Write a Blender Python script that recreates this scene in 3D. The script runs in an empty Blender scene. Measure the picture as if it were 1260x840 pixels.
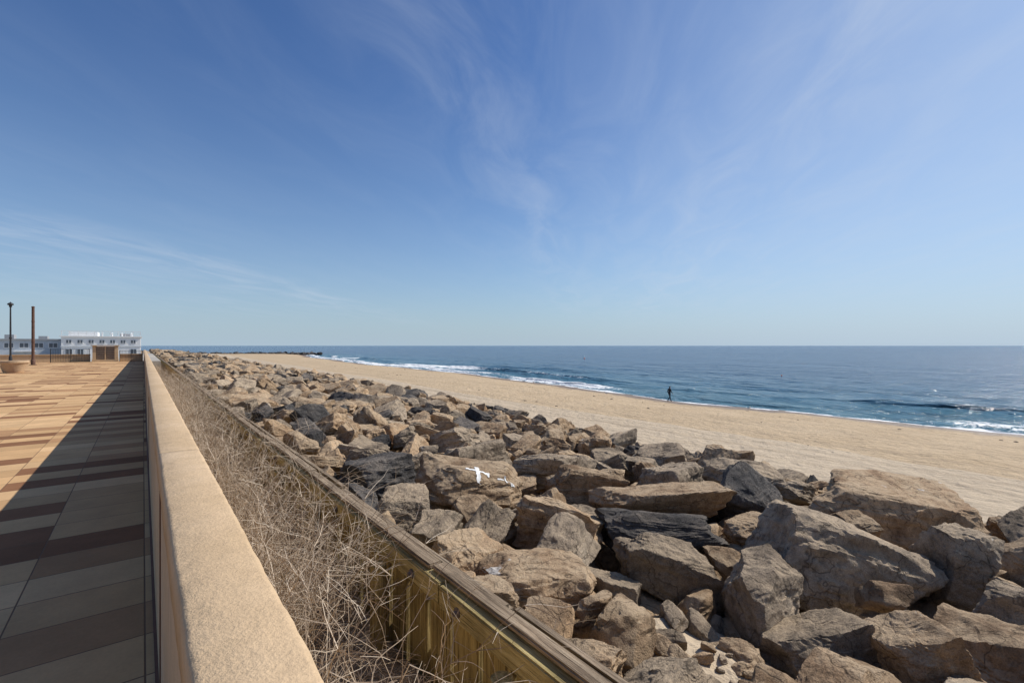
import bpy, bmesh, math, random
import numpy as np
from mathutils import Vector, Matrix, Euler
from mathutils.bvhtree import BVHTree
random.seed(7); rng=np.random.RandomState(7)
S=bpy.context.scene
S.view_settings.view_transform='Standard'; S.view_settings.look='None'; S.view_settings.exposure=0
COL=S.collection
# ---------------------------------------------------------------- helpers
def link(o,parent=None):
    COL.objects.link(o)
    if parent: o.parent=parent
    return o
def empty(name,loc=(0,0,0)):
    e=bpy.data.objects.new(name,None); e.location=loc; e.empty_display_size=.3
    return link(e)
def mesh_obj(name,verts,faces,mat=None,parent=None,smooth=False,loc=(0,0,0)):
    m=bpy.data.meshes.new(name); m.from_pydata([tuple(v) for v in verts],[],faces); m.update()
    if smooth: m.polygons.foreach_set('use_smooth',[True]*len(m.polygons))
    o=bpy.data.objects.new(name,m); o.location=loc
    if mat: m.materials.append(mat)
    return link(o,parent)
def box(name,x0,x1,y0,y1,z0,z1,mat,parent=None,bevel=0,seg=2):
    bm=bmesh.new(); bmesh.ops.create_cube(bm,size=1)
    for v in bm.verts:
        v.co=Vector(((x0+x1)/2+v.co.x*(x1-x0),(y0+y1)/2+v.co.y*(y1-y0),(z0+z1)/2+v.co.z*(z1-z0)))
    if bevel: bmesh.ops.bevel(bm,geom=bm.edges[:],offset=bevel,segments=seg,affect='EDGES')
    m=bpy.data.meshes.new(name); bm.to_mesh(m); bm.free(); m.materials.append(mat)
    return link(bpy.data.objects.new(name,m),parent)
def lathe(name,prof,mat,parent=None,loc=(0,0,0),n=32,smooth=True):
    V=[];F=[]
    for r,z in prof:
        for i in range(n):
            a=2*math.pi*i/n; V.append((r*math.cos(a),r*math.sin(a),z))
    for k in range(len(prof)-1):
        for i in range(n):
            j=(i+1)%n; F.append((k*n+i,k*n+j,(k+1)*n+j,(k+1)*n+i))
    F.append(tuple(range((len(prof)-1)*n,len(prof)*n))); F.append(tuple(reversed(range(n))))
    o=mesh_obj(name,V,F,mat,parent,smooth,loc)
    if smooth:
        try: o.data.set_sharp_from_angle(angle=math.radians(35))
        except Exception: pass
    return o
def grid(name,X,Y,Z,mat,parent=None):
    ny,nx=X.shape
    m=bpy.data.meshes.new(name)
    V=np.stack([X,Y,Z],-1).reshape(-1,3)
    idx=np.arange(ny*nx).reshape(ny,nx)
    F=np.stack([idx[:-1,:-1],idx[:-1,1:],idx[1:,1:],idx[1:,:-1]],-1).reshape(-1,4)
    m.vertices.add(len(V)); m.vertices.foreach_set('co',V.astype(np.float32).ravel())
    m.loops.add(F.size); m.loops.foreach_set('vertex_index',F.astype(np.int32).ravel())
    m.polygons.add(len(F)); m.polygons.foreach_set('loop_start',np.arange(0,F.size,4,dtype=np.int32))
    m.polygons.foreach_set('loop_total',np.full(len(F),4,dtype=np.int32))
    m.update(calc_edges=True); m.polygons.foreach_set('use_smooth',np.ones(len(F),dtype=bool))
    m.materials.append(mat)
    return link(bpy.data.objects.new(name,m),parent)
def hsh(ix,iy,iz,seed):
    h=(ix*374761393+iy*668265263+iz*2147483647+seed*974634777)&0xffffffff
    h=((h^(h>>13))*1274126177)&0xffffffff
    h=((h^(h>>16))*2246822519)&0xffffffff
    return ((h^(h>>15))&0xffffff)/float(0xffffff)*2-1
def vn(P,seed=0):
    P=np.asarray(P,dtype=np.float64); I=np.floor(P).astype(np.int64); f=P-I; f=f*f*f*(f*(f*6-15)+10)
    r=0
    for a in (0,1):
        for b in (0,1):
            for c in (0,1):
                w=(f[...,0] if a else 1-f[...,0])*(f[...,1] if b else 1-f[...,1])*(f[...,2] if c else 1-f[...,2])
                r=r+w*hsh(I[...,0]+a,I[...,1]+b,I[...,2]+c,seed)
    return r
def fbm(P,oct=4,seed=0,g=.5):
    s=0;a=1;Q=np.asarray(P,dtype=np.float64)
    for k in range(oct):
        s=s+a*vn(Q+17.3*k,seed+k); a*=g; Q=Q*2.03
    return s
# ---------------------------------------------------------------- node helper
class NT:
    def __init__(s,name):
        s.m=bpy.data.materials.new(name); s.m.use_nodes=True; s.t=s.m.node_tree
        s.b=s.t.nodes['Principled BSDF']
    def n(s,ty,**k):
        x=s.t.nodes.new(ty)
        for a,v in k.items():
            if a=='ins':
                for i,val in v.items():
                    if isinstance(val,bpy.types.NodeSocket): s.t.links.new(val,x.inputs[i])
                    else: x.inputs[i].default_value=val
            else: setattr(x,a,v)
        return x
    def l(s,a,b): s.t.links.new(a,b)
    def pos(s): return s.n('ShaderNodeNewGeometry').outputs['Position']
    def mapv(s,vec,scale=(1,1,1),rot=(0,0,0),loc=(0,0,0)):
        return s.n('ShaderNodeMapping',ins={0:vec,1:loc,2:rot,3:scale}).outputs[0]
    def noise(s,vec,scale,detail=4,rough=.55,dist=0):
        return s.n('ShaderNodeTexNoise',ins={'Vector':vec,'Scale':scale,'Detail':detail,'Roughness':rough,'Distortion':dist}).outputs['Fac']
    def math(s,op,a,b=0,clamp=False,c=None):
        ins={0:a,1:b}
        if c is not None: ins[2]=c
        return s.n('ShaderNodeMath',operation=op,use_clamp=clamp,ins=ins).outputs[0]
    def ramp(s,f,pts,interp='LINEAR'):
        r=s.n('ShaderNodeValToRGB'); r.color_ramp.interpolation=interp
        e=r.color_ramp.elements
        while len(e)<len(pts): e.new(.5)
        for i,(p,c) in enumerate(pts):
            e[i].position=p; e[i].color=(c if isinstance(c,tuple) else (c,c,c))+(1,)
        s.l(f,r.inputs[0]); return r.outputs[0]
    def mix(s,f,a,b,blend='MIX'):
        x=s.n('ShaderNodeMix',data_type='RGBA',blend_type=blend)
        for i,v in ((0,f),(6,a),(7,b)):
            if isinstance(v,bpy.types.NodeSocket): s.l(v,x.inputs[i])
            else: x.inputs[i].default_value=(tuple(v)+(1,) if isinstance(v,tuple) else v)
        return x.outputs[2]
    def smooth(s,v,a,b):
        return s.n('ShaderNodeMapRange',interpolation_type='SMOOTHSTEP',ins={0:v,1:a,2:b}).outputs[0]
    def bump(s,h,strength=.5,dist=.02,normal=None):
        ins={'Height':h,'Strength':strength,'Distance':dist}
        if normal is not None: ins['Normal']=normal
        return s.n('ShaderNodeBump',ins=ins).outputs[0]
    def xyz(s,vec):
        return s.n('ShaderNodeSeparateXYZ',ins={0:vec}).outputs
    def fin(s,col=None,rough=.8,nor=None,spec=None,metal=0):
        if col is not None:
            if isinstance(col,tuple): s.b.inputs['Base Color'].default_value=col+(1,)
            else: s.l(col,s.b.inputs['Base Color'])
        if isinstance(rough,bpy.types.NodeSocket): s.l(rough,s.b.inputs['Roughness'])
        else: s.b.inputs['Roughness'].default_value=rough
        if nor is not None: s.l(nor,s.b.inputs['Normal'])
        if spec is not None: s.b.inputs['Specular IOR Level'].default_value=spec
        s.b.inputs['Metallic'].default_value=metal
        return s.m
def simple(name,col,rough=.7,var=.15,scale=6,metal=0,bump=.1):
    t=NT(name); p=t.pos(); n=t.noise(p,scale,3)
    lo=tuple(c*(1-var) for c in col); hi=tuple(min(1,c*(1+var)) for c in col)
    c=t.ramp(n,[(.3,lo),(.7,hi)])
    return t.fin(c,rough,t.bump(t.noise(p,scale*8,2),bump,.01),metal=metal)

# ---------------------------------------------------------------- materials
def mk_rock(name,a,b,c,dust,white=.0):
    t=NT(name); p=t.pos(); oi=t.n('ShaderNodeObjectInfo').outputs['Random']
    off=t.math('MULTIPLY',oi,53.0)
    pv=t.n('ShaderNodeVectorMath',operation='ADD',ins={0:p,1:(0,0,0)}); t.l(off,pv.inputs[1]); pv=pv.outputs[0]
    n1=t.noise(pv,1.5,4,.6,.4); n2=t.noise(pv,7,6,.7); n3=t.noise(pv,60,3,.7)
    col=t.ramp(n1,[(.32,a),(.5,b),(.68,c)])
    v=t.ramp(n2,[(.3,.5),(.5,1.0),(.72,1.3)])
    col=t.mix(1.0,col,v,'MULTIPLY')
    v3=t.ramp(n3,[(.3,.6),(.7,1.3)])
    col=t.mix(.8,col,v3,'MULTIPLY')
    br=t.math('MULTIPLY_ADD',oi,.6,c=.72)
    cb=t.n('ShaderNodeCombineColor'); [t.l(br,cb.inputs[i]) for i in range(3)]
    col=t.mix(1.0,col,cb.outputs[0],'MULTIPLY')
    nz=t.xyz(t.n('ShaderNodeNewGeometry').outputs['Normal'])[2]
    up=t.smooth(nz,.4,.9)
    m=t.math('MULTIPLY',up,t.smooth(n1,.3,.6))
    m=t.math('MULTIPLY',m,t.smooth(n2,.3,.55))
    m=t.math('MULTIPLY',m,dust)
    col=t.mix(m,col,(.46,.35,.23))
    if white:
        w1=t.smooth(t.noise(pv,1.1,5,.7,1.2),.64,.67); w2=t.smooth(oi,.5,.55)
        wm=t.math('MULTIPLY',t.math('MULTIPLY',w1,w2),t.math('MULTIPLY',up,white))
        wm=t.math('MULTIPLY',wm,t.smooth(n2,.42,.5))
        col=t.mix(wm,col,(.66,.63,.58))
    vo=t.n('ShaderNodeTexVoronoi',feature='DISTANCE_TO_EDGE',ins={'Vector':t.n('ShaderNodeVectorMath',operation='ADD',ins={0:pv,1:t.n('ShaderNodeTexNoise',ins={'Vector':pv,'Scale':2.0,'Detail':3.0}).outputs['Color']}).outputs[0],'Scale':1.0}).outputs['Distance']
    crack=t.smooth(vo,0.0,.018)
    col=t.mix(t.math('MULTIPLY_ADD',crack,-.5,c=.5),col,(.03,.022,.015))
    b1=t.bump(crack,.5,.02); b2=t.bump(n2,.8,.10,b1); b3=t.bump(n3,.8,.014,b2)
    return t.fin(col,.9,b3,.2)
rock_tan=mk_rock('rock_tan',(.24,.155,.09),(.38,.26,.155),(.46,.33,.205),.8,.9)
rock_grey=mk_rock('rock_grey',(.18,.14,.10),(.30,.24,.175),(.38,.31,.23),.6,.9)
rock_dark=mk_rock('rock_dark',(.045,.043,.042),(.078,.074,.072),(.14,.125,.11),.12)

def mk_sand():
    t=NT('beach_sand'); p=t.pos(); x,y,z=t.xyz(p)
    n=t.noise(p,.25,4,.6); nf=t.noise(p,3.0,6,.7); ng=t.noise(p,60,2,.6)
    col=t.ramp(n,[(.3,(.47,.35,.215)),(.7,(.55,.42,.27))])
    col=t.mix(.6,col,t.ramp(nf,[(.3,.76),(.7,1.15)]),'MULTIPLY')
    col=t.mix(.4,col,t.ramp(ng,[(.3,.75),(.7,1.2)]),'MULTIPLY')
    up=t.smooth(t.n('ShaderNodeAttribute',attribute_name='upper').outputs['Fac'],.2,.8)
    col=t.mix(t.math('MULTIPLY',up,.7),col,(.52,.43,.315))
    tk=t.n('ShaderNodeAttribute',attribute_name='track').outputs['Fac']
    col=t.mix(t.math('MULTIPLY',tk,t.smooth(nf,.25,.6)),col,(.27,.20,.135))
    tr=t.noise(t.mapv(p,(1.6,.03,1)),1.0,3,.6)
    col=t.mix(t.math('MULTIPLY',t.smooth(tr,.5,.62),.28),col,(.34,.26,.17))
    wn=t.math('MULTIPLY_ADD',t.noise(p,.15,3),.35,c=-.17)
    wz=t.math('ADD',z,wn)
    sea=t.n('ShaderNodeAttribute',attribute_name='seaward').outputs['Fac']
    wet=t.math('MULTIPLY',t.math('SUBTRACT',1,t.smooth(wz,.16,.42)),sea)
    col=t.mix(wet,col,(.21,.145,.09))
    rough=t.math('MULTIPLY_ADD',wet,-.5,c=.92)
    d=t.n('ShaderNodeAttribute',attribute_name='dirt').outputs['Fac']
    dn=t.math('MULTIPLY',d,t.smooth(nf,.35,.65))
    col=t.mix(t.math('MULTIPLY',dn,.8),col,(.17,.12,.075))
    foot=t.noise(p,1.8,3,.5)
    vo=t.n('ShaderNodeTexVoronoi',feature='F1',ins={'Vector':p,'Scale':1.5}).outputs['Distance']
    dent=t.math('MULTIPLY',t.math('SUBTRACT',1,t.smooth(vo,.1,.3)),t.smooth(t.noise(p,.22,2),.45,.6))
    hgt=t.math('MULTIPLY_ADD',foot,1.0,c=t.math('MULTIPLY',nf,.6))
    hgt=t.math('MULTIPLY_ADD',dent,-.3,c=hgt)
    b=t.bump(hgt,.95,.2); b=t.bump(ng,.4,.01,b)
    return t.fin(col,rough,b,.25)
sand=mk_sand()

def mk_water():
    t=NT('sea_water'); p=t.pos()
    sh=t.n('ShaderNodeAttribute',attribute_name='shoal').outputs['Fac']
    fo=t.n('ShaderNodeAttribute',attribute_name='foam').outputs['Fac']
    big=t.noise(t.mapv(p,(.02,.006,1)),1.0,3)
    deep=t.ramp(big,[(.35,(.009,.055,.135)),(.65,(.015,.078,.168))])
    col=t.mix(sh,deep,(.07,.185,.225))
    fine=t.noise(p,1.6,6,.75,.5); lace=t.noise(p,.7,5,.7,1.5)
    f=t.math('ADD',fo,t.math('MULTIPLY_ADD',fine,.9,c=-.45)); f=t.math('ADD',f,t.math('MULTIPLY_ADD',lace,1.1,c=-.55))
    fm=t.smooth(f,.38,.62)
    fm=t.math('MULTIPLY',fm,t.smooth(fo,.03,.2))
    col=t.mix(fm,col,(.82,.84,.84))
    rough=t.math('MULTIPLY_ADD',fm,.5,c=.15)
    h1=t.noise(t.mapv(p,(.35,.13,1),(0,0,.25)),1,3,.55,.3)
    h2=t.noise(t.mapv(p,(1.5,.7,1),(0,0,-.35)),1,4,.6,.4)
    h3=t.noise(p,6,3,.6)
    h0=t.noise(t.mapv(p,(.10,.03,1),(0,0,.1)),1,2,.5,.3)
    b=t.bump(h0,1.0,4.0); b=t.bump(h1,1.0,2.0,b); b=t.bump(h2,1.0,.5,b); b=t.bump(h3,.5,.04,b)
    t.b.inputs['IOR'].default_value=1.33
    return t.fin(col,rough,b,.36)
water=mk_water()

def mk_stucco():
    t=NT('wall_stucco'); p=t.pos()
    n=t.noise(p,1.2,5,.65); n2=t.noise(p,14,5,.7); n3=t.noise(p,110,3,.7)
    col=t.ramp(n,[(.3,(.51,.365,.215)),(.55,(.575,.42,.26)),(.75,(.62,.465,.305))])
    col=t.mix(.55,col,t.ramp(n2,[(.3,.8),(.7,1.1)]),'MULTIPLY')
    col=t.mix(.4,col,t.ramp(n3,[(.3,.72),(.7,1.15)]),'MULTIPLY')
    st=t.smooth(t.noise(t.mapv(p,(3,1.2,.6)),2.0,4,.7),.58,.72)
    col=t.mix(t.math('MULTIPLY',st,.35),col,(.29,.21,.14))
    b=t.bump(n2,.35,.02); b=t.bump(n3,.6,.005,b)
    return t.fin(col,.9,b,.2)
stucco=mk_stucco()
def mk_tiles():
    t=NT('promenade_tiles'); p=t.pos(); x,y,z=t.xyz(p)
    W=.75; L=.5
    cx=t.math('DIVIDE',t.math('ADD',x,-.01),W); ci=t.math('FLOOR',cx); fx=t.math('FRACT',t.math('ADD',cx,400))
    ry=t.math('DIVIDE',y,L); ri=t.math('FLOOR',ry); fy=t.math('FRACT',t.math('ADD',ry,400))
    cv=t.n('ShaderNodeCombineXYZ',ins={0:t.math('FLOOR',t.math('DIVIDE',t.math('ADD',ci,ri),2.0)),1:ri,2:5.3}).outputs[0]
    wn=t.n('ShaderNodeTexWhiteNoise',noise_dimensions='3D',ins={'Vector':cv}).outputs['Value']
    col=t.ramp(wn,[(0,(.25,.125,.065)),(.2,(.42,.245,.125)),(.36,(.56,.355,.18)),(.68,(.63,.415,.22))],'CONSTANT')
    cv2=t.n('ShaderNodeCombineXYZ',ins={0:ci,1:ri,2:1.3}).outputs[0]
    w2=t.n('ShaderNodeTexWhiteNoise',noise_dimensions='3D',ins={'Vector':cv2}).outputs['Value']
    col=t.mix(1.0,col,t.ramp(w2,[(0,.88),(1,1.08)]),'MULTIPLY')
    n=t.noise(p,2.2,5,.65); col=t.mix(.7,col,t.ramp(n,[(.3,.82),(.7,1.12)]),'MULTIPLY')
    g=t.noise(p,40,3,.7); col=t.mix(.35,col,t.ramp(g,[(.3,.8),(.7,1.15)]),'MULTIPLY')
    def edge(f,size):
        a=t.math('MINIMUM',f,t.math('SUBTRACT',1,f)); return t.math('MULTIPLY',a,size)
    e=t.math('MINIMUM',edge(fx,W),edge(fy,L))
    gm=t.smooth(e,.003,.007)
    col=t.mix(gm,(.19,.12,.075),col)
    st=t.smooth(t.noise(p,.8,5,.7),.58,.75); col=t.mix(t.math('MULTIPLY',st,.18),col,(.17,.11,.065))
    b=t.bump(gm,.5,.004); b=t.bump(g,.25,.004,b)
    return t.fin(col,.9,b,.08)
tiles=mk_tiles()
def mk_timber(name,c1,c2,c3,axis='y'):
    t=NT(name); p=t.pos()
    sc=(14,.6,14) if axis=='y' else (14,14,.8)
    g=t.noise(t.mapv(p,sc),2.0,5,.7,.3); n=t.noise(p,1.7,4,.6)
    col=t.ramp(g,[(.3,c1),(.5,c2),(.72,c3)])
    col=t.mix(.8,col,t.ramp(n,[(.3,.5),(.7,1.25)]),'MULTIPLY')
    g2=t.noise(t.mapv(p,(60,1.5,60) if axis=='y' else (60,60,1.5)),1.0,3,.6)
    col=t.mix(t.math('MULTIPLY',t.math('SUBTRACT',1,t.smooth(g2,.33,.42)),.75),col,(.03,.022,.016))
    b=t.bump(g,.9,.025); b=t.bump(g2,.8,.012,b)
    return t.fin(col,.9,b,.2)
timber_cap=mk_timber('timber_weathered',(.13,.095,.065),(.29,.22,.15),(.41,.33,.235))
timber_green=mk_timber('timber_treated',(.19,.145,.06),(.40,.32,.145),(.52,.43,.22))
timber_sheet=mk_timber('timber_sheet_pile',(.17,.125,.05),(.42,.315,.13),(.56,.45,.21),'z')
def mk_twig():
    t=NT('dead_stems'); r=t.n('ShaderNodeNewGeometry').outputs['Random Per Island']
    c=t.ramp(r,[(0,(.20,.145,.095)),(.4,(.38,.295,.21)),(.8,(.55,.46,.355)),(1,(.65,.56,.45))])
    return t.fin(c,.85,None,.2)
twig=mk_twig()
white_paint=simple('white_paint',(.78,.78,.76),.6,.05,3)
pale_grey=simple('pale_grey_cladding',(.50,.54,.57),.7,.08,2)
roofgrey=simple('roof_grey',(.33,.34,.35),.8,.1,2)
black_metal=simple('black_metal',(.02,.02,.022),.5,.2,10)
brown_steel=simple('rusty_brown_steel',(.11,.055,.035),.75,.35,7)
louvre=simple('louvre_paint',(.30,.24,.18),.7,.2,7)
conc=simple('tan_precast_concrete',(.48,.34,.21),.85,.12,8,bump=.4)
conc_grey=simple('grey_concrete',(.38,.35,.30),.9,.12,2,bump=.3)
rubber=simple('joint_sealant',(.16,.07,.04),.8,.2,9)
bolt=simple('rusty_bolt',(.13,.10,.085),.6,.4,30)
glass_t=NT('dark_glass'); glass_m=glass_t.fin((.10,.12,.14),.12)
soil=simple('soil',(.10,.07,.045),.95,.3,12,bump=.8)
paint=simple('worn_white_paint',(.78,.78,.75),.85,.12,30)
green=simple('green_weed',(.07,.14,.03),.7,.35,20)
cloth_dark=simple('dark_jacket',(.018,.019,.024),.9,.3,30)
jeans=simple('dark_jeans',(.03,.035,.05),.9,.3,30)
skin=simple('skin_tone',(.45,.27,.19),.6,.05,20)
hair=simple('brown_hair',(.03,.02,.014),.8,.3,40)
orange=simple('buoy_orange',(.6,.12,.04),.5)
weed=simple('dry_seaweed',(.09,.065,.045),.9,.4,20)

# ---------------------------------------------------------------- terrain functions
SH=([-30000,-200,-60,5,33,50,68,110,171,267,330,350,385,420,600,30000],[52,50,48,48.2,49.3,52,56,58.5,62,72,83,87,84,-60,-300,-3000])
def shore(Y):
    s=np.interp(Y,*SH)
    return s+.7*np.sin(Y/6.5)+.9*np.sin(Y/17.+1.3)+.3*np.sin(Y/2.9+.4)
def revw(Y): return np.interp(Y,[-30,5,30,60,400],[1,1,1.18,1.28,1.3])
def revtop(X,Y):
    u=(X-2.7)/revw(Y)+2.7
    return np.interp(u,[2.7,5,8,12,14.3,16.0,17.0],[3.8,3.55,3.3,3.0,2.7,1.9,1.0])
PK=((5.0,3.1,1.0),(6.9,2.15,.5),(8.3,1.9,.45),(10.6,2.1,.5),(4.3,9.1,.45))
def terr(X,Y):
    sh=shore(Y); t=sh-X
    z=np.interp(t,[-500,-60,-20,0,5,12,17,26,30,60],[-3.5,-3,-1.2,0,.38,.85,1.0,1.08,1.15,1.25])
    sx=27+.5*np.sin(Y/9.)+.03*Y
    z=z+.16*(1/(1+np.exp((X-sx)*7)))*(t>4)
    P=np.stack([X*.9,Y*.9,0*X],-1)
    z=z+.045*fbm(P,3,5)*(t>3)
    inl=np.clip((t-3)/10,0,1)*(Y<395)
    core=revtop(X,Y)-1.0
    u=(X-2.7)/revw(Y)+2.7
    pocket=0
    for (a,b,c) in PK: pocket=np.maximum(pocket,np.exp(-(((X-a)**2+(Y-b)**2)/(c*c*1.2))**2))
    core=np.where(X<2.35,3.32-.25*np.clip((X-1.1)/.8,0,1)+.10*fbm(P*1.3,3,9),core+.12*fbm(P*1.8,3,3)+.42*pocket)
    core=np.where(X<-.2,3.0,core)
    z2=np.where(u<16.6,np.maximum(z,core),z)
    return np.where((inl>0),z2,z)
def tz(x,y): return float(terr(np.array([[x]]),np.array([[y]]))[0,0])
def spaced(segs):
    out=[]
    for a,b,st in segs: out.append(np.arange(a,b,st))
    return np.concatenate(out)
far=np.array([700,1000,1600,3000,6000,12000,30000.])
xs=np.concatenate([-far[::-1],spaced([(-400,-40,40),(-40,-2,4),(-2,32,.2),(32,62,.4),(62,130,2),(130,500,40)]),far])
ys=np.concatenate([-far[::-1],spaced([(-500,-40,40),(-40,-6,2),(-6,14,.2),(14,60,.5),(60,160,1.5),(160,440,4),(440,600,20)]),far])
XX,YY=np.meshgrid(xs,ys); ZZ=terr(XX,YY)
ground=grid('sandy_beach_ground',XX,YY,ZZ,sand)
def attr(o,name,arr):
    a=o.data.attributes.new(name,'FLOAT','POINT'); a.data.foreach_set('value',arr.astype(np.float32).ravel())
SX=27+.5*np.sin(YY/9.)+.03*YY
attr(ground,'seaward',((shore(YY)-XX)<16)*1.0)
attr(ground,'upper',np.clip((SX+.5-XX)/1.2,0,1))
attr(ground,'dirt',((XX<2.4))*1.0)
trk=sum(a*np.exp(-((XX-SX-o_)/w_)**2) for o_,w_,a in ((.35,.22,.75),(-1.6,.2,.45),(-3.2,.2,.45),(2.4,.25,.3)))
attr(ground,'track',trk*(YY<200))

# ---------------------------------------------------------------- sea
ts=np.concatenate([spaced([(-10,34,.3),(34,70,.8),(70,200,4),(200,600,30)]),far])
ts=np.concatenate([-far[::-1][3:],np.array([-400,-200,-100,-40]),ts])
ysea=np.concatenate([-far[::-1],spaced([(-500,-40,30),(-40,-6,2),(-6,90,.4),(90,200,1.0),(200,440,2.5),(440,600,20)]),far])
T,YS=np.meshgrid(ts,ysea)
XS=np.interp(YS,*SH)+T
T2=XS-shore(YS)
P=np.stack([XS,YS,0*XS],-1)
def wig(sc,seed): return vn(np.stack([YS*sc,0*YS,0*YS],-1),seed)
near=np.clip(1-np.abs(T2)/120,0,1)
z=.09*fbm(P*.35,3,21)*near
def crest(c,w,A):
    d=T2-c; return A*np.where(d<0,np.exp(-(d/(w*.45))**2),np.exp(-(d/w)**2))
act1=np.clip(.5+.9*wig(.05,31),0,1); act1=np.maximum(act1,np.clip((YS-60)/50,0,1)); act1=np.maximum(act1,.7*np.exp(-((YS-7)/5)**2))
c1=4.0+1.6*wig(.08,32); c2=14+2.0*wig(.035,33); c3=27+3*wig(.03,34); c4=44+4*wig(.02,35)
act2=np.clip(.35+1.2*wig(.028,36),0,1); act2=np.maximum(act2,np.exp(-((YS-12)/8)**2))
z+=crest(c1,2.2,.34*act1)+crest(c2,4.0,.75*(.25+.75*act2))+crest(c3,6,.5*(.5+.5*wig(.02,37)))+crest(c4,7,.35*(.5+.5*wig(.02,38)))
z=z*np.clip((T2+1)/2.5,0,1)
foam=1.0*np.exp(-((T2+.2+.5*wig(.3,40))/1.2)**2)
foam=np.maximum(foam,act1*np.where(T2<c1+.3,np.exp(-((T2-c1)/2.6)**2),np.exp(-((T2-c1-.3)/.8)**2))*.85)
brk=np.clip((YS-55)/60,0,1)*np.clip((330-YS)/60,0,1)
foam=np.maximum(foam,(brk*.95)*np.clip(.6+1.0*wig(.05,44),0,1)*np.exp(-((T2-c2+1.2)/2.0)**2))
foam=np.maximum(foam,.45*np.clip(wig(.04,45)*1.5,0,1)*np.exp(-((T2-c2+1)/.9)**2))
foam=np.maximum(foam,.32*np.clip(1-T2/10,0,1))
foam=foam*(T2>-6)
sea=grid('sea_water',XS,YS,z,water)
attr(sea,'foam',foam); attr(sea,'shoal',np.exp(-np.clip(T2,0,1e5)/30)*.9)

# ---------------------------------------------------------------- boulders
def rock_mesh(name,seed,sub):
    r=np.random.RandomState(seed)
    bm=bmesh.new(); bmesh.ops.create_icosphere(bm,subdivisions=sub,radius=1)
    m=bpy.data.meshes.new(name); bm.to_mesh(m); bm.free()
    n=len(m.vertices); v=np.zeros(n*3); m.vertices.foreach_get('co',v); v=v.reshape(-1,3); v/=np.linalg.norm(v,axis=1)[:,None]
    N=[];D=[]
    for ax in range(3):
        for s in (-1,1):
            a=np.zeros(3); a[ax]=s; a+=r.normal(0,.22,3); a/=np.linalg.norm(a); N.append(a); D.append(r.uniform(.76,1.0))
    for k in range(4):
        a=r.normal(0,1,3); a/=np.linalg.norm(a); N.append(a); D.append(r.uniform(.88,1.2))
    N=np.array(N);D=np.array(D)
    q=np.maximum(v@N.T,0)/D; k=80.
    R=(q**k).sum(1)**(-1/k); p=v*R[:,None]
    for c in range(12):
        a=r.normal(0,1,3); a/=np.linalg.norm(a)
        s=p@a; d=s.max()*r.uniform(.76,.96)
        p=p-np.maximum(s-d,0)[:,None]*a[None]*.99
    so=r.uniform(0,50,3)
    big=fbm(p*1.3+so,3,seed)*.045
    lay=fbm(p*np.array([1.0,1.0,2.6])+so,2,seed+9); st=np.floor(lay*3)/3; fr=lay*3-np.floor(lay*3); st=st+np.clip((fr-.88)/.12,0,1)/3
    mid=-np.abs(vn(p*2.6+so,seed+3))*.045
    fine=fbm(p*8+so,4,seed+5,.6)*.017
    p=p+v*(big+st*.10+mid+fine)[:,None]
    m.vertices.foreach_set('co',p.astype(np.float32).ravel()); m.update()
    m.polygons.foreach_set('use_smooth',np.ones(len(m.polygons),dtype=bool))
    try: m.set_sharp_from_angle(angle=math.radians(30))
    except Exception: pass
    m.materials.append(rock_tan)
    return m
hi=[rock_mesh('boulder_hi_%d'%i,100+i,6) for i in range(18)]
lo=[rock_mesh('boulder_lo_%d'%i,200+i,4) for i in range(14)]
tiny=[rock_mesh('rubble_%d'%i,300+i,4) for i in range(6)]
rev=empty('rock_revetment')
cnt=[0]
def put(mesh,x,y,z,sx,sy,sz,yaw,tx=0,ty=0,mat=rock_tan,parent=rev):
    cnt[0]+=1
    o=bpy.data.objects.new('boulder_%04d'%cnt[0],mesh)
    o.location=(x,y,z); o.scale=(sx,sy,sz); o.rotation_euler=(tx,ty,yaw)
    link(o,parent); o.material_slots[0].link='OBJECT'; o.material_slots[0].material=mat
    return o
rad=math.radians
T_,G_,D_=rock_tan,rock_grey,rock_dark
heroes=[
 (8.1,2.9,3.85,1.15,.75,.72,-35,-14,14,G_,0),(7.45,.95,3.3,.9,.6,.5,10,-8,-5,T_,1),
 (11.8,3.0,3.7,1.6,.8,.7,-40,5,8,T_,2),(5.95,4.3,3.6,.68,.36,.40,-30,10,20,G_,3),
 (6.75,5.0,3.62,.95,.46,.36,-45,-5,4,D_,4),(4.05,4.75,3.65,.78,.62,.42,-20,-8,2,T_,5),
 (5.35,8.1,4.0,.95,.72,.48,-30,-6,3,T_,6),(9.9,4.9,3.75,.7,.52,.55,20,6,-8,D_,7),
 (5.6,6.0,3.75,.78,.52,.42,-50,-5,6,T_,8),(9.5,6.6,3.75,.7,.55,.55,15,0,5,G_,9),
 (9.5,1.7,3.75,.42,.38,.62,30,10,8,G_,10),(7.7,8.9,3.8,.75,.55,.45,-40,-10,0,G_,11),
 (8.75,.75,3.35,.45,.42,.42,0,5,5,G_,12),(3.55,5.8,3.7,.42,.38,.42,0,6,8,T_,13),
 (3.5,6.65,3.8,.42,.38,.4,50,6,-8,G_,14),(7.8,5.85,3.7,.95,.42,.4,-40,0,5,T_,15),
 (6.1,2.3,3.25,.60,.36,.4,-30,-10,-4,G_,16),(7.6,7.2,3.75,.9,.42,.42,-35,5,5,T_,17),
 (3.6,7.8,3.9,.5,.45,.4,-15,0,5,G_,2),(6.8,10.6,3.9,.8,.6,.5,20,-6,3,G_,9),(11.6,5.9,3.55,1.0,.6,.6,-25,3,7,G_,5),
 (14.2,3.0,3.15,1.0,.6,.6,20,3,7,T_,6),(10.6,1.0,3.45,.75,.45,.6,60,3,7,T_,8),(4.0,10.2,4.0,.7,.55,.45,10,-5,4,D_,16),
]
occ=[]; painted=None
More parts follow.
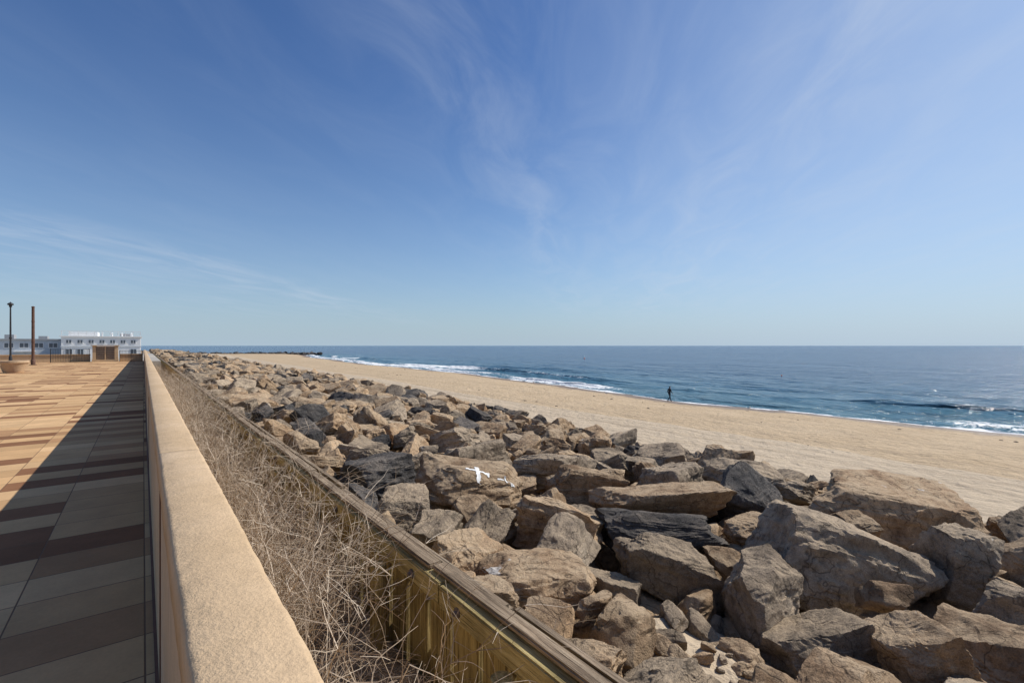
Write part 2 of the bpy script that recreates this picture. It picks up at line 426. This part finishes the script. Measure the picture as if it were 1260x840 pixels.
for i,h in enumerate(heroes):
    o=put(hi[h[10]],h[0],h[1],h[2]-h[5],h[3]*1.1,h[4]*1.1,h[5]*1.05,rad(h[6]),rad(h[7]),rad(h[8]),h[9])
    c_,s_=math.cos(rad(h[6])),math.sin(rad(h[6])); e_=max(0,h[3]-h[4])
    for q in (-1,0,1): occ.append((h[0]+c_*e_*q,h[1]+s_*e_*q,h[4]*1.08))
    if i==6: painted=o
occ+= [(4.95,3.5,.62),(4.5,2.6,.55),(5.3,2.9,.6),(6.9,2.15,.36),(5.1,2.1,.4),(8.3,1.9,.3),(10.6,2.1,.4),(4.3,9.1,.35)]
def pick(y,x):
    q=random.random()
    if y<7 and x<9: return T_ if q<.6 else G_
    return T_ if q<.55 else (G_ if q<.91 else D_)
cell={}
def key(x,y): return (int(x//2),int(y//2))
def add(x,y,r): cell.setdefault(key(x,y),[]).append((x,y,r))
def free(x,y,r,f):
    kx,ky=key(x,y)
    for a in (-1,0,1):
        for b in (-1,0,1):
            for (u,v,q) in cell.get((kx+a,ky+b),()):
                if (u-x)**2+(v-y)**2<((q+r)*f)**2: return False
    return True
for a in occ: add(*a)
def fill(y0,y1,r0,r1,tries,f,dz,meshes,tilt=.3):
    for k in range(tries):
        y=random.uniform(y0,y1); w=float(revw(y)); x=random.uniform(3.05,2.7+13.5*w)
        r=random.uniform(r0,r1)
        if x-r<2.68: continue
        if not free(x,y,r,f): continue
        add(x,y,r)
        a=random.uniform(.75,1.45); sz=r*random.uniform(.5,.95)
        zt=float(revtop(np.array(x),np.array(y)))+dz+random.uniform(-.25,.32)
        if y<10 and x<11: zt-=.12
        put(random.choice(meshes),x,y,zt-sz*.75,r*a,r/a*1.05,sz,random.uniform(0,6.28),random.gauss(0,tilt),random.gauss(0,tilt),pick(y,x))
fill(-7,24,.55,.85,150,.84,0,hi)
fill(-7,24,.32,.58,5500,.83,0,hi)
fill(-7,24,.15,.31,8000,.88,-.18,tiny)
fill(24,110,.6,1.05,800,.82,.0,lo)
fill(24,110,.33,.62,9500,.84,0,lo)
fill(110,385,.7,1.3,6500,.8,0,lo)
for k in range(600):
    y=random.uniform(-5,26); w=float(revw(y)); x=random.uniform(3.2,2.7+13*w)
    if any((x-a)**2+(y-b)**2<(c*1.25)**2 for a,b,c in PK): continue
    r=random.uniform(.2,.5); put(random.choice(tiny),x,y,float(revtop(np.array(x),np.array(y)))-.9,r,r*.9,r*.7,random.uniform(0,6.28),random.gauss(0,.3),random.gauss(0,.3),pick(y,x))
for k in range(110):
    x=random.gauss(4.8,.8); y=random.gauss(3.0,.8); r=random.choice([.03,.04,.05,.07,.1,.16])*random.uniform(.8,1.3)
    if x<2.9: continue
    put(random.choice(tiny),x,y,tz(x,y)+r*.25,r,r*.8,r*.6,random.uniform(0,6.28),random.gauss(0,.3),random.gauss(0,.3),pick(y,x))
groin=empty('rock_groin')
for k in range(330):
    u=random.random(); x=8+u*88; y=352+random.gauss(0,2.2)+u*-6; r=random.uniform(.9,1.6)
    put(random.choice(lo),x,y,random.uniform(.3,1.5)*(1-.45*u),r,r*.9,r*.7,random.uniform(0,6),random.gauss(0,.2),0,D_,groin)
deb=empty('beach_debris')
for k in range(80):
    y=random.uniform(-2,140); t_=random.choice([8,8.5,9,15,20])+random.gauss(0,.8); x=float(shore(np.array(y)))-t_
    r=random.choice([.03,.05,.07,.1])*random.uniform(.7,1.3)
    put(random.choice(tiny),x,y,tz(x,y)+r*.1,r*1.3,r*.8,r*.4,random.uniform(0,6),0,0,weed,deb)

# painted cross on the stone
bpy.context.view_layer.update()
M=painted.matrix_world
bv=BVHTree.FromPolygons([M@v.co for v in painted.data.vertices],[tuple(p.vertices) for p in painted.data.polygons])
mark=empty('painted_cross_mark')
def strip(cx,cy,dx,dy,L,W):
    V=[];F=[];n=24;ok={}
    for i in range(n+1):
        for j in range(5):
            s=(i/n-.5)*L; w=(j/4-.5)*W*(1+.25*math.sin(i*1.7+j))
            x=cx+dx*s-dy*w; y=cy+dy*s+dx*w
            h=bv.ray_cast(Vector((x,y,6)),Vector((0,0,-1)))
            ok[i*5+j]=h[0] is not None
            V.append((x,y,(h[0].z if h[0] else 3.5)+.012))
    for i in range(n):
        for j in range(4):
            a=i*5+j; f=(a,a+1,a+6,a+5)
            zz=[V[q][2] for q in f]
            if all(ok[q] for q in f) and max(zz)-min(zz)<.09: F.append(f)
    return mesh_obj('paint_stroke',V,F,paint,mark,True)
cx,cy=5.15,7.85
strip(cx,cy,.795,-.6065,.46,.08); strip(cx,cy,.45,.89,.6,.08)
for k in range(3):
    strip(cx+.38+.09*k,cy-.24-.05*k,.2 if k%2 else .9,.9 if k%2 else -.4,.13,.03)

# ---------------------------------------------------------------- promenade, walls
deck=box('promenade_deck',-60,.068,-14,76,2.5,4.5,tiles)
wall=empty('parapet_wall')
joints=[-14,3.05,9.2,15.4,21.6,27.8,34,40,46,52,58,64,70,76]
for a,b in zip(joints[:-1],joints[1:]):
    box('wall_panel',.072,.225,a+.006,b-.006,2.0,5.75,stucco,wall)
    yy=np.arange(a+.006,b-.006,.04 if a<10 else .5); yy=np.append(yy,b-.006)
    prof=[(.062,5.70),(.062,5.840),(.066,5.848),(.075,5.852),(.15,5.855),(.225,5.852),(.237,5.848),(.241,5.840),(.241,5.70)]
    V=[];F=[];m=len(prof)
    for i,y in enumerate(yy):
        for (px,pz) in prof: V.append((px,y,pz))
    V=np.array(V); d=fbm(V*4,2,71)*.0015+fbm(V*25,2,72)*.0011; V[:,0]+=d; V[:,2]+=d
    for i in range(len(yy)-1):
        for j in range(m): F.append((i*m+j,(i+1)*m+j,(i+1)*m+(j+1)%m,i*m+(j+1)%m))
    F.append(tuple(range(m))); F.append(tuple(reversed(range((len(yy)-1)*m,len(yy)*m))))
    mesh_obj('coping',V,F,stucco,wall,True)
    box('joint_strip',.066,.232,b-.006,b+.006,4.4,5.83,rubber,wall)
box('base_sealant',.054,.0715,-14,76,4.5,4.515,rubber,wall)

# ---------------------------------------------------------------- timber bulkhead
bk=empty('timber_bulkhead')
y=-8.0
while y<150:
    L=random.uniform(3.2,4.6) if y<60 else 12
    dx=random.uniform(-.018,.018)
    box('waler_beam',2.17+dx,2.30+dx,y+.012,y+L-.012,4.0,4.20+random.uniform(-.01,.008),timber_green,bk,.012)
    dx=random.uniform(-.015,.015)
    box('cap_plank',2.23+dx,2.37+dx,y+.3,y+L+.28,4.215,4.262+random.uniform(-.006,.01),timber_cap,bk,.012)
    dx=random.uniform(-.02,.02)
    box('outer_beam',2.46+dx,2.62+dx,y-.6,y+L-.62,3.97,4.15+random.uniform(-.025,.02),timber_cap,bk,.05,4)
    y+=L
y=-8.0
while y<45:
    w=.24; dd=random.uniform(0,.02)+(.035 if int(y/.24)%2 else 0); box('sheet_pile',2.305+dd,2.41,y+.008,y+w-.008,2.3,4.19-random.uniform(0,.02),timber_sheet,bk,.01); y+=w
box('sheet_pile',2.31,2.41,45,150,2.3,4.195,timber_sheet,bk)
y=-2.0
while y<40:
    lathe('round_pile',[(.09,2.3),(.09,3.6),(.085,4.0)],timber_sheet,bk,(2.06,y+random.uniform(-.1,.1),0),20)
    y+=2.4
    for q in (.8,1.7):
        o=lathe('bolt_washer',[(.045,0),(.045,.012),(.022,.013),(.022,.04)],bolt,bk,(2.155,y+q,4.1),12); o.rotation_euler=(0,-math.pi/2,0)

# ---------------------------------------------------------------- dead brush
def plant(name,seed,stems,height,spread,thick=1,wild=.16,fan=.5):
    r=random.Random(seed); V=[];F=[]
    def tube(pts,r0,r1):
        n=len(pts); base=len(V)
        for i,pnt in enumerate(pts):
            d=(pts[min(i+1,n-1)]-pts[max(i-1,0)]).normalized()
            a=d.orthogonal().normalized(); b=d.cross(a); rr=r0+(r1-r0)*i/(n-1)
            for k in range(3):
                an=k*2.0944; V.append(tuple(pnt+(a*math.cos(an)+b*math.sin(an))*rr))
        for i in range(n-1):
            for k in range(3):
                k2=(k+1)%3; F.append((base+i*3+k,base+i*3+k2,base+(i+1)*3+k2,base+(i+1)*3+k))
    def grow(p,d,L,rr,lev):
        n=7 if lev==0 else 4; pts=[p.copy()]; q=p.copy(); dd=d.copy()
        for i in range(n):
            dd=(dd+Vector((r.gauss(0,wild),r.gauss(0,wild),r.gauss(-.05,.10)))).normalized()
            q=q+dd*L/n; pts.append(q.copy())
        tube(pts,rr,rr*.4)
        if lev<2:
            for c in range(r.randint(4,7) if lev==0 else r.randint(1,3)):
                i=r.randint(2 if lev==0 else 1,n); dv=(pts[i]-pts[i-1]).normalized()
                side=Vector((r.gauss(0,1),r.gauss(0,1),r.gauss(.1,.7))).normalized()
                grow(pts[i],(dv*.7+side*.9).normalized(),L*r.uniform(.22,.48),rr*.62,lev+1)
    for s in range(stems):
        p=Vector((r.gauss(0,spread),r.gauss(0,spread),0)); 
        d=Vector((r.gauss(0,fan),r.gauss(0,fan),1)).normalized()
        grow(p,d,height*r.uniform(.5,1.15),r.uniform(.003,.0065)*thick,0)
    m=bpy.data.meshes.new(name); m.from_pydata(V,[],F); m.update(); m.materials.append(twig)
    return m
pl=[plant('dead_stem_cluster_%d'%i,50+i,9,.85,.12,1.0,.18,.38) for i in range(5)]
tall=[plant('tall_dead_stems_%d'%i,80+i,6,1.6,.1,1.25,.13,.28) for i in range(6)]
def extent(m):
    c=np.zeros(len(m.vertices)*3); m.vertices.foreach_get('co',c); return c.reshape(-1,3)
EXT={m.name:extent(m) for m in pl+tall}
brush=empty('dead_brush'); kb=[0]
def set_plant(m,x,y,s,lean,side):
    # every stem stays on the seaward side of the parapet
    for attempt in range(12):
        rot=Matrix.Rotation(lean,3,'Y')@Matrix.Rotation(side,3,'X')@Matrix.Rotation(random.uniform(0,6.28),3,'Z')
        minx=x+s*(EXT[m.name]@np.array(rot)[0]).min()
        if minx>.26: break
        lean+=.05; x+=.05
    else: return
    o=bpy.data.objects.new('dead_stems_%03d'%kb[0],m); kb[0]+=1
    o.location=(x,y,tz(x,y)-.02); o.scale=(s,s,s); o.rotation_euler=rot.to_euler(); link(o,brush)
for i in range(250):
    q=random.random(); y=1.6+(q**1.3)*44; x=random.uniform(.75,1.8)
    if y<5.5 and x>1.25: continue
    s=random.uniform(.65,1.15)
    if y<3.4: s*=.8
    set_plant(random.choice(pl),x,y,s,random.gauss(.1,.15),random.gauss(0,.15))
for i in range(185):
    q=random.random(); y=2.4+(q**1.4)*34; x=random.uniform(.8,1.7); lean=random.gauss(.12,.18)
    if y<5.2:
        x=random.uniform(.7,1.15)
        if random.random()<.35: continue
    elif y<10: lean=random.gauss(.3,.22)
    s=random.uniform(.75,1.2)
    if y<3.4: s*=.8
    set_plant(random.choice(tall),x,y,s,lean,random.gauss(0,.2))
for i in range(120):
    y=random.uniform(40,140); o=bpy.data.objects.new('dead_stems_far_%03d'%i,random.choice(pl)); o.location=(random.uniform(.8,1.9),y,3.3); o.rotation_euler=(0,0,random.uniform(0,6.28)); o.scale=(1.2,1.2,1); link(o,brush)
r=random.Random(3); V=[];F=[]
NL=4200
LX=np.array([r.uniform(.7,2.1) for _ in range(NL)]); LY=np.array([.6+r.random()**1.5*22 for _ in range(NL)]); LZ=terr(LX[None],LY[None])[0]
for k in range(NL):
    y=LY[k]; x=LX[k]; a=r.uniform(0,6.28); L=r.uniform(.08,.42); z_=LZ[k]+.02+r.random()**2*.18
    d=Vector((math.cos(a),math.sin(a),r.gauss(0,.15))); p=Vector((x,y,z_)); w=d.cross(Vector((0,0,1))).normalized()*.003; u=Vector((0,0,.004))
    b=len(V); q=p+d*L; V+= [p-w,p+w,p+u,q-w,q+w,q+u]; F+=[(b,b+1,b+4,b+3),(b+1,b+2,b+5,b+4),(b+2,b,b+3,b+5)]
mesh_obj('fallen_stems',V,F,twig,brush)
V=[];F=[]
for (cx,cy) in ((1.95,3.35),(2.05,3.1),(1.85,3.6)):
    for k in range(60):
        a=r.uniform(0,6.28); L=r.uniform(.05,.14); w=.01
        p=Vector((cx+r.gauss(0,.07),cy+r.gauss(0,.07),tz(cx,cy))); d=Vector((math.cos(a)*.6,math.sin(a)*.6,1)).normalized()
        s=Vector((-math.sin(a),math.cos(a),0))*w; b=len(V)
        V+=[p-s*.4,p+s*.4,p+d*L*.5+s,p+d*L*.5-s,p+d*L+Vector((math.cos(a),math.sin(a),0))*.03]; F+=[(b,b+1,b+2,b+3),(b+3,b+2,b+4)]
mesh_obj('green_weed_clump',V,F,green)

# ---------------------------------------------------------------- far plaza, buildings, street furniture
plaza=box('concrete_plaza',-80,1.8,76.01,150,2.0,4.45,conc_grey)
wb=empty('white_beach_house')
def window(x0,x1,z0,z1,y,parent,frame=white_paint):
    box('window_frame',x0-.08,x1+.08,y-.05,y+.02,z0-.08,z1+.08,frame,parent)
    box('window_pane',x0,x1,y-.07,y-.052,z0,z1,glass_m,parent)
    box('mullion',(x0+x1)/2-.03,(x0+x1)/2+.03,y-.09,y-.072,z0,z1,frame,parent)
box('walls',-10.4,-.35,105,117,4.45,7.8,white_paint,wb)
box('cornice',-10.6,-.15,104.8,117.2,7.8,7.98,white_paint,wb)
box('floor_band',-10.5,-.25,104.92,117.1,6.2,6.32,pale_grey,wb)
for i in range(7): window(-9.8+i*1.36,-9.2+i*1.36,6.8,7.3,105,wb)
for i in (0,1,4,6): window(-9.8+i*1.36,-9.1+i*1.36,4.95,5.8,105,wb,pale_grey)
for i in range(11): 
    box('roof_rail_post',-10.4+i*1.0,-10.32+i*1.0,104.95,105.03,7.98,8.7,white_paint,wb)
box('roof_rail',-10.45,-.35,104.96,105.02,8.7,8.78,white_paint,wb); box('roof_rail_mid',-10.4,-.4,104.97,105.01,8.34,8.4,white_paint,wb)
box('roof_penthouse',-9.9,-6.2,109,114,7.98,8.7,white_paint,wb); box('roof_unit',-3.2,-1.8,108,110,7.98,8.5,roofgrey,wb)
for i in range(4): lathe('roof_vent',[(.12,0),(.12,.4),(.25,.42),(.02,.6)],white_paint,wb,(-5.5+i*1.3,107,7.98),12)
bc=empty('beach_club_building')
box('walls',-34,-10.7,110,122,4.45,7.3,pale_grey,bc); box('roof_edge',-34.3,-10.62,109.7,122.2,7.3,7.5,roofgrey,bc)
for i in range(13): window(-33+i*1.72,-32+i*1.72,6.1,6.8,110,bc)
for i in range(4): box('awning_bay',-32+i*5.2,-29.6+i*5.2,109.2,109.98,5.4,5.6,white_paint,bc)
for i in range(3): box('roof_unit',-22+i*4,-20.9+i*4,113,115,7.5,8.0+.2*(i%2),roofgrey,bc)
lw=empty('low_boundary_wall')
for (a,b) in ((-30,-4.95),(-2.2,-.02)):
    box('wall_body',a,b,75.2,75.5,4.5,5.3,stucco,lw); box('wall_coping',a-.05,b+.02,75.12,75.58,5.3,5.4,stucco,lw)
def railing(x0,x1,y,parent,h=1.15):
    n=int((x1-x0)/.13)
    for i in range(n+1):
        x=x0+(x1-x0)*i/n; box('baluster',x-.012,x+.012,y-.012,y+.012,4.58,4.5+h-.04,black_metal,parent)
    box('top_rail',x0,x1,y-.03,y+.03,4.5+h-.04,4.5+h,black_metal,parent); box('bottom_rail',x0,x1,y-.02,y+.02,4.55,4.58,black_metal,parent)
    for x in (x0,(x0+x1)/2,x1): box('rail_post',x-.035,x+.035,y-.036,y+.036,4.5,4.56+h,black_metal,parent)
ml=empty('metal_railing'); railing(-8.2,-4.95,74,ml,1.5); 
ml2=empty('metal_railing'); railing(-2.2,-.1,74,ml2,1.3)
ks=empty('utility_kiosk')
box('plinth',-4.75,-2.35,74.4,76.0,4.5,4.75,stucco,ks)
for x in (-4.7,-2.7): box('pier',x,x+.3,74.45,74.8,4.75,6.35,stucco,ks); box('pier',x,x+.3,75.65,75.95,4.75,6.35,stucco,ks)
box('louvre_backing',-4.4,-2.7,74.6,75.9,4.75,6.3,louvre,ks)
for i in range(7): box('louvre_slat',-4.38,-2.72,74.54,74.59,4.85+i*.2,4.89+i*.2,brown_steel,ks)
box('centre_post',-3.6,-3.5,74.5,74.535,4.75,6.3,stucco,ks)
box('roof_slab',-4.85,-2.25,74.3,76.1,6.35,6.45,stucco,ks)
sl=empty('street_lamp',(-10.9,71.2,4.5))
lathe('lamp_base',[(.22,0),(.22,.12),(.15,.2),(.13,.7),(.09,.85)],black_metal,sl,n=16)
lathe('lamp_pole',[(.085,.8),(.075,3.5),(.06,5.85)],black_metal,sl,n=14)
lathe('lamp_head',[(.07,5.85),(.12,5.9),(.12,6.05),(.24,6.1),(.26,6.16),(.2,6.26),(.06,6.34),(.02,6.42)],black_metal,sl,n=18)
lathe('lamp_collar',[(.11,2.6),(.12,2.65),(.11,2.75)],black_metal,sl,n=14)
fp=empty('brown_steel_post',(-8.5,65.6,4.5))
box('base_plate',-.25,.25,-.25,.25,0,.03,brown_steel,fp,.005); lathe('base_sleeve',[(.17,.03),(.17,.5),(.13,.56)],brown_steel,fp,n=16)
lathe('shaft',[(.12,.5),(.12,3),(.11,5.6),(.13,5.61),(.13,5.68),(.05,5.72)],brown_steel,fp,n=16)
for zc in (2.2,4.2): lathe('band',[(.135,zc),(.135,zc+.08)],brown_steel,fp,n=16)
def planter(x,y,R,H):
    e=empty('concrete_planter',(x,y,4.5))
    lathe('bowl',[(R*.62,0),(R*.66,.06),(R*.74,H*.3),(R*.9,H*.75),(R*.93,H*.8),(R,H*.82),(R,H*.97),(R*.97,H),(R*.86,H),(R*.84,H*.9)],conc,e,n=40)
    lathe('soil_mound',[(R*.85,H*.88),(R*.5,H*.98),(R*.1,H*1.03)],soil,e,n=24)
    return e
planter(-7.2,48.0,.8,.85); planter(-8.2,45.5,.75,.7)
tcn=empty('trash_can',(-8.6,50.5,4.5)); lathe('body',[(.28,0),(.3,.05),(.3,.85),(.33,.87),(.33,.93),(.25,1.05),(.14,1.12)],conc,tcn,n=24); lathe('lid_knob',[(.13,1.12),(.12,1.22)],black_metal,tcn,n=16)
bn=empty('concrete_bench',(-10.0,52,4.5)); box('seat',-1,1,-.25,.25,.38,.48,conc,bn,.02); box('leg_1',-.8,-.6,-.2,.2,0,.38,conc,bn,.01); box('leg_2',.6,.8,-.2,.2,0,.38,conc,bn,.01)

# ---------------------------------------------------------------- person walking at the water's edge
def person(px,py,heading):
    e=empty('walking_person',(px,py,tz(px,py))); e.rotation_euler=(0,0,heading)
    J=[('pel',(0,0,.95),(.15,.11)),('waist',(0,.01,1.1),(.135,.10)),('chest',(0,.03,1.32),(.175,.12)),('shc',(0,.03,1.43),(.12,.09)),('neck',(0,.045,1.5),(.058,.058)),('headb',(0,.06,1.57),(.075,.085)),('head',(0,.07,1.66),(.078,.095)),('crown',(0,.065,1.72),(.06,.07)),
       ('lsh',(-.19,.03,1.41),(.065,.065)),('lel',(-.25,-.07,1.15),(.05,.05)),('lwr',(-.24,.04,.92),(.034,.034)),('lha',(-.235,.075,.86),(.022,.035)),
       ('rsh',(.19,.03,1.41),(.065,.065)),('rel',(.25,.06,1.14),(.05,.05)),('rwr',(.23,.22,.97),(.034,.034)),('rha',(.225,.27,.93),(.022,.035)),
       ('lhip',(-.095,0,.90),(.1,.1)),('lkn',(-.1,.17,.52),(.062,.065)),('lan',(-.1,.24,.11),(.045,.05)),('lto',(-.1,.40,.05),(.04,.035)),
       ('rhip',(.095,0,.90),(.1,.1)),('rkn',(.1,-.02,.50),(.062,.065)),('ran',(.1,-.30,.16),(.045,.05)),('rto',(.1,-.21,.04),(.04,.035))]
    ix={j[0]:i for i,j in enumerate(J)}
    E=[('pel','waist'),('waist','chest'),('chest','shc'),('shc','neck'),('neck','headb'),('headb','head'),('head','crown'),('shc','lsh'),('lsh','lel'),('lel','lwr'),('lwr','lha'),('shc','rsh'),('rsh','rel'),('rel','rwr'),('rwr','rha'),('pel','lhip'),('lhip','lkn'),('lkn','lan'),('lan','lto'),('pel','rhip'),('rhip','rkn'),('rkn','ran'),('ran','rto')]
    m=bpy.data.meshes.new('tmp'); m.from_pydata([j[1] for j in J],[(ix[a],ix[b]) for a,b in E],[]); m.update()
    o=bpy.data.objects.new('tmp',m); link(o)
    o.modifiers.new('s','SKIN'); sv=m.skin_vertices[0].data
    for i,j in enumerate(J): sv[i].radius=j[2]
    sv[0].use_root=True
    o.modifiers.new('u','SUBSURF').levels=2
    bpy.context.view_layer.update()
    dg=bpy.context.evaluated_depsgraph_get(); nm=bpy.data.meshes.new_from_object(o.evaluated_get(dg)); bpy.data.objects.remove(o)
    nm.materials.clear()
    for mt in (cloth_dark,jeans,skin,hair): nm.materials.append(mt)
    for p in nm.polygons:
        c=p.center; p.use_smooth=True
        if c.z>1.5: p.material_index=3 if (c.z>1.68 or c.y<.05) else 2
        elif c.z<.07: p.material_index=3
        elif c.z<.9 and abs(c.x)<.19: p.material_index=1
        elif (c.x<-.19 and c.z<.91) or (c.x>.19 and c.z<.955 and c.y>.2): p.material_index=2
        else: p.material_index=0
    b=bpy.data.objects.new('body',nm); link(b,e)
    lathe('nose',[(.012,0),(.008,.02),(.002,.035)],skin,e,(0,.155,1.63),8)
    for s in (-1,1):
        lathe('ear',[(.004,-.02),(.012,0),(.004,.025)],skin,e,(s*.082,.06,1.64),8); lathe('eye',[(.003,-.008),(.008,0),(.003,.008)],hair,e,(s*.03,.158,1.66),8)
    box('mouth',-.022,.022,.148,.156,1.588,1.594,hair,e)
    for s,(hx,hy,hz) in ((-1,(-.235,.075,.84)),(1,(.225,.285,.915))):
        for f in range(4):
            L=(.07,.08,.075,.06)[f]; y=hy-.025+.017*f
            g=lathe('finger',[(.008,0),(.008,-L*.5),(.006,-L)],skin,e,(hx,y,hz),8); g.rotation_euler=(.35,.12*s,0)
        g=lathe('thumb',[(.009,0),(.007,-.055)],skin,e,(hx-.01*s,hy+.04,hz+.02),8); g.rotation_euler=(.8,0,0)
person(47.2,32.6,rad(-110))
def buoy(x,y,s):
    e=empty('marker_buoy',(x,y,0)); lathe('float',[(.1*s,-.3*s),(.5*s,-.1*s),(.5*s,.25*s),(.15*s,.6*s)],orange,e,n=16); lathe('mast',[(.06*s,.6*s),(.05*s,1.2*s),(.15*s,1.22*s),(.15*s,1.4*s),(.02*s,1.5*s)],white_paint,e,n=10)
buoy(170,165,.8); buoy(108,47,.3)
def gull(x,y,h):
    e=empty('seagull',(x,y,max(tz(x,y),.02))); e.rotation_euler=(0,0,h)
    def ell(n,c,rx,ry,rz,m,rot=0):
        bm=bmesh.new(); bmesh.ops.create_uvsphere(bm,u_segments=14,v_segments=10,radius=1)
        for v in bm.verts:
            tap=1-.35*max(0,-v.co.y); v.co=Vector((v.co.x*rx*tap,v.co.y*ry,v.co.z*rz*tap))
        me=bpy.data.meshes.new(n); bm.to_mesh(me); bm.free(); me.materials.append(m); me.polygons.foreach_set('use_smooth',[True]*len(me.polygons))
        o=bpy.data.objects.new(n,me); o.location=c; o.rotation_euler=(rot,0,0); link(o,e)
    ell('body',(0,0,.2),.075,.2,.08,white_paint,.2); ell('wing_back',(0,-.05,.225),.08,.2,.065,roofgrey,.15); ell('neck',(0,.15,.28),.035,.05,.09,white_paint,-.2)
    ell('head',(0,.18,.36),.04,.055,.042,white_paint); ell('tail',(0,-.27,.2),.03,.1,.015,black_metal,.1); ell('beak',(0,.25,.355),.012,.04,.012,conc)
    for s in (-1,1): lathe('leg',[(.006,0),(.006,.15)],conc,e,(s*.03,0,0),8)
for g in ((50.5,63,1),(51,61,2),(45,40,.5),(44,22,2.5),(52.5,80,1.2)): gull(*g)

# ---------------------------------------------------------------- light and sky
HEAD=rad(101); EL=rad(44); STR=.09
w=bpy.data.worlds.new('World'); S.world=w; w.use_nodes=True; nt=w.node_tree; bg=nt.nodes['Background']
sky=nt.nodes.new('ShaderNodeTexSky'); sky.sky_type='NISHITA'; sky.sun_disc=False; sky.sun_elevation=EL; sky.sun_rotation=HEAD
sky.altitude=0; sky.air_density=1.0; sky.dust_density=.5; sky.ozone_density=1.2
def N(ty,**k):
    x=nt.nodes.new(ty)
    for a,v in k.items():
        if a=='ins':
            for i,val in v.items():
                if isinstance(val,bpy.types.NodeSocket): nt.links.new(val,x.inputs[i])
                else: x.inputs[i].default_value=val
        else: setattr(x,a,v)
    return x
def MM(op,a,b=0,c=0): return N('ShaderNodeMath',operation=op,ins={0:a,1:b,2:c}).outputs[0]
def MX(f,a,b,blend='MIX'):
    x=N('ShaderNodeMix',data_type='RGBA',blend_type=blend)
    for i,v in ((0,f),(6,a),(7,b)):
        if isinstance(v,bpy.types.NodeSocket): nt.links.new(v,x.inputs[i])
        else: x.inputs[i].default_value=(tuple(v)+(1,) if isinstance(v,tuple) else v)
    return x.outputs[2]
def SM(v,a,b): return N('ShaderNodeMapRange',interpolation_type='SMOOTHSTEP',ins={0:v,1:a,2:b}).outputs[0]
tc=N('ShaderNodeTexCoord').outputs['Generated']
sp=N('ShaderNodeSeparateXYZ',ins={0:tc}).outputs
zc2=MM('ADD',MM('MAXIMUM',sp[2],.0),.06)
u=MM('DIVIDE',sp[0],zc2); v=MM('DIVIDE',sp[1],zc2)
c=MM('DIVIDE',MM('SUBTRACT',v,MM('MULTIPLY',u,.905)),1.349)
s=MM('DIVIDE',MM('ADD',u,MM('MULTIPLY',v,.905)),1.349)
cs=N('ShaderNodeCombineXYZ',ins={0:MM('MULTIPLY',c,2.2),1:MM('MULTIPLY',s,.75)}).outputs[0]
n1=N('ShaderNodeTexNoise',ins={'Vector':cs,'Scale':1.6,'Detail':8.0,'Roughness':.6,'Distortion':.8}).outputs['Fac']
n2=N('ShaderNodeTexNoise',ins={'Vector':cs,'Scale':.6,'Detail':3.0,'Roughness':.5}).outputs['Fac']
cw=MM('ADD',c,MM('MULTIPLY_ADD',n2,.5,-.25))
cn=MM('DIVIDE',MM('ADD',cw,2.0),7.0)
rp=N('ShaderNodeValToRGB'); rp.color_ramp.interpolation='EASE'; e=rp.color_ramp.elements
pts=[(0,.25),(.13,.35),(.185,.6),(.25,.25),(.31,.28),(.341,.45),(.40,.12),(.5,.05),(.70,.08),(.785,.65),(.9,.3)]
while len(e)<len(pts): e.new(.5)
for i,(p_,q_) in enumerate(pts): e[i].position=p_; e[i].color=(q_,q_,q_,1)
nt.links.new(cn,rp.inputs[0])
a=SM(n1,.3,.85)
cl=MM('MULTIPLY',MM('MULTIPLY',a,rp.outputs[0]),MM('MULTIPLY',SM(sp[2],.02,.1),.62))
graded=MX(1.0,sky.outputs[0],(.75,.98,1.27),'MULTIPLY')
graded=MX(SM(sp[2],.12,.6),graded,MX(1.0,graded,(.72,.82,.94),'MULTIPLY'))
hz=MM('MULTIPLY',MM('EXPONENT',MM('MULTIPLY',MM('MAXIMUM',sp[2],0),-7.5)),.92)
graded=MX(hz,graded,(4.7,6.0,7.2))
veil=MM('MULTIPLY',SM(MM('ADD',sp[0],MM('MULTIPLY',sp[1],-.4)),.2,1.0),.45)
graded=MX(veil,graded,(5.8,7.1,8.7))
col=MX(cl,graded,(6.8,7.6,8.8))
nt.links.new(col,bg.inputs[0]); bg.inputs[1].default_value=STR
sd=bpy.data.lights.new('sun','SUN'); sd.energy=4.8; sd.angle=rad(.5); sd.color=(1,.94,.86)
so=bpy.data.objects.new('sun',sd); link(so)
dirn=Vector((math.sin(HEAD)*math.cos(EL),math.cos(HEAD)*math.cos(EL),math.sin(EL)))
so.rotation_euler=dirn.to_track_quat('Z','Y').to_euler(); so.location=(20,0,30)
# ---------------------------------------------------------------- camera
cd=bpy.data.cameras.new('camera'); cam=bpy.data.objects.new('camera',cd); link(cam)
cd.lens=17.0; cd.sensor_width=36; cd.clip_start=.05; cd.clip_end=60000; cd.shift_y=.004
cam.location=(0,0,6.4); cam.rotation_euler=(rad(90),0,-rad(37.34)); S.camera=cam
print('boulders',cnt[0])
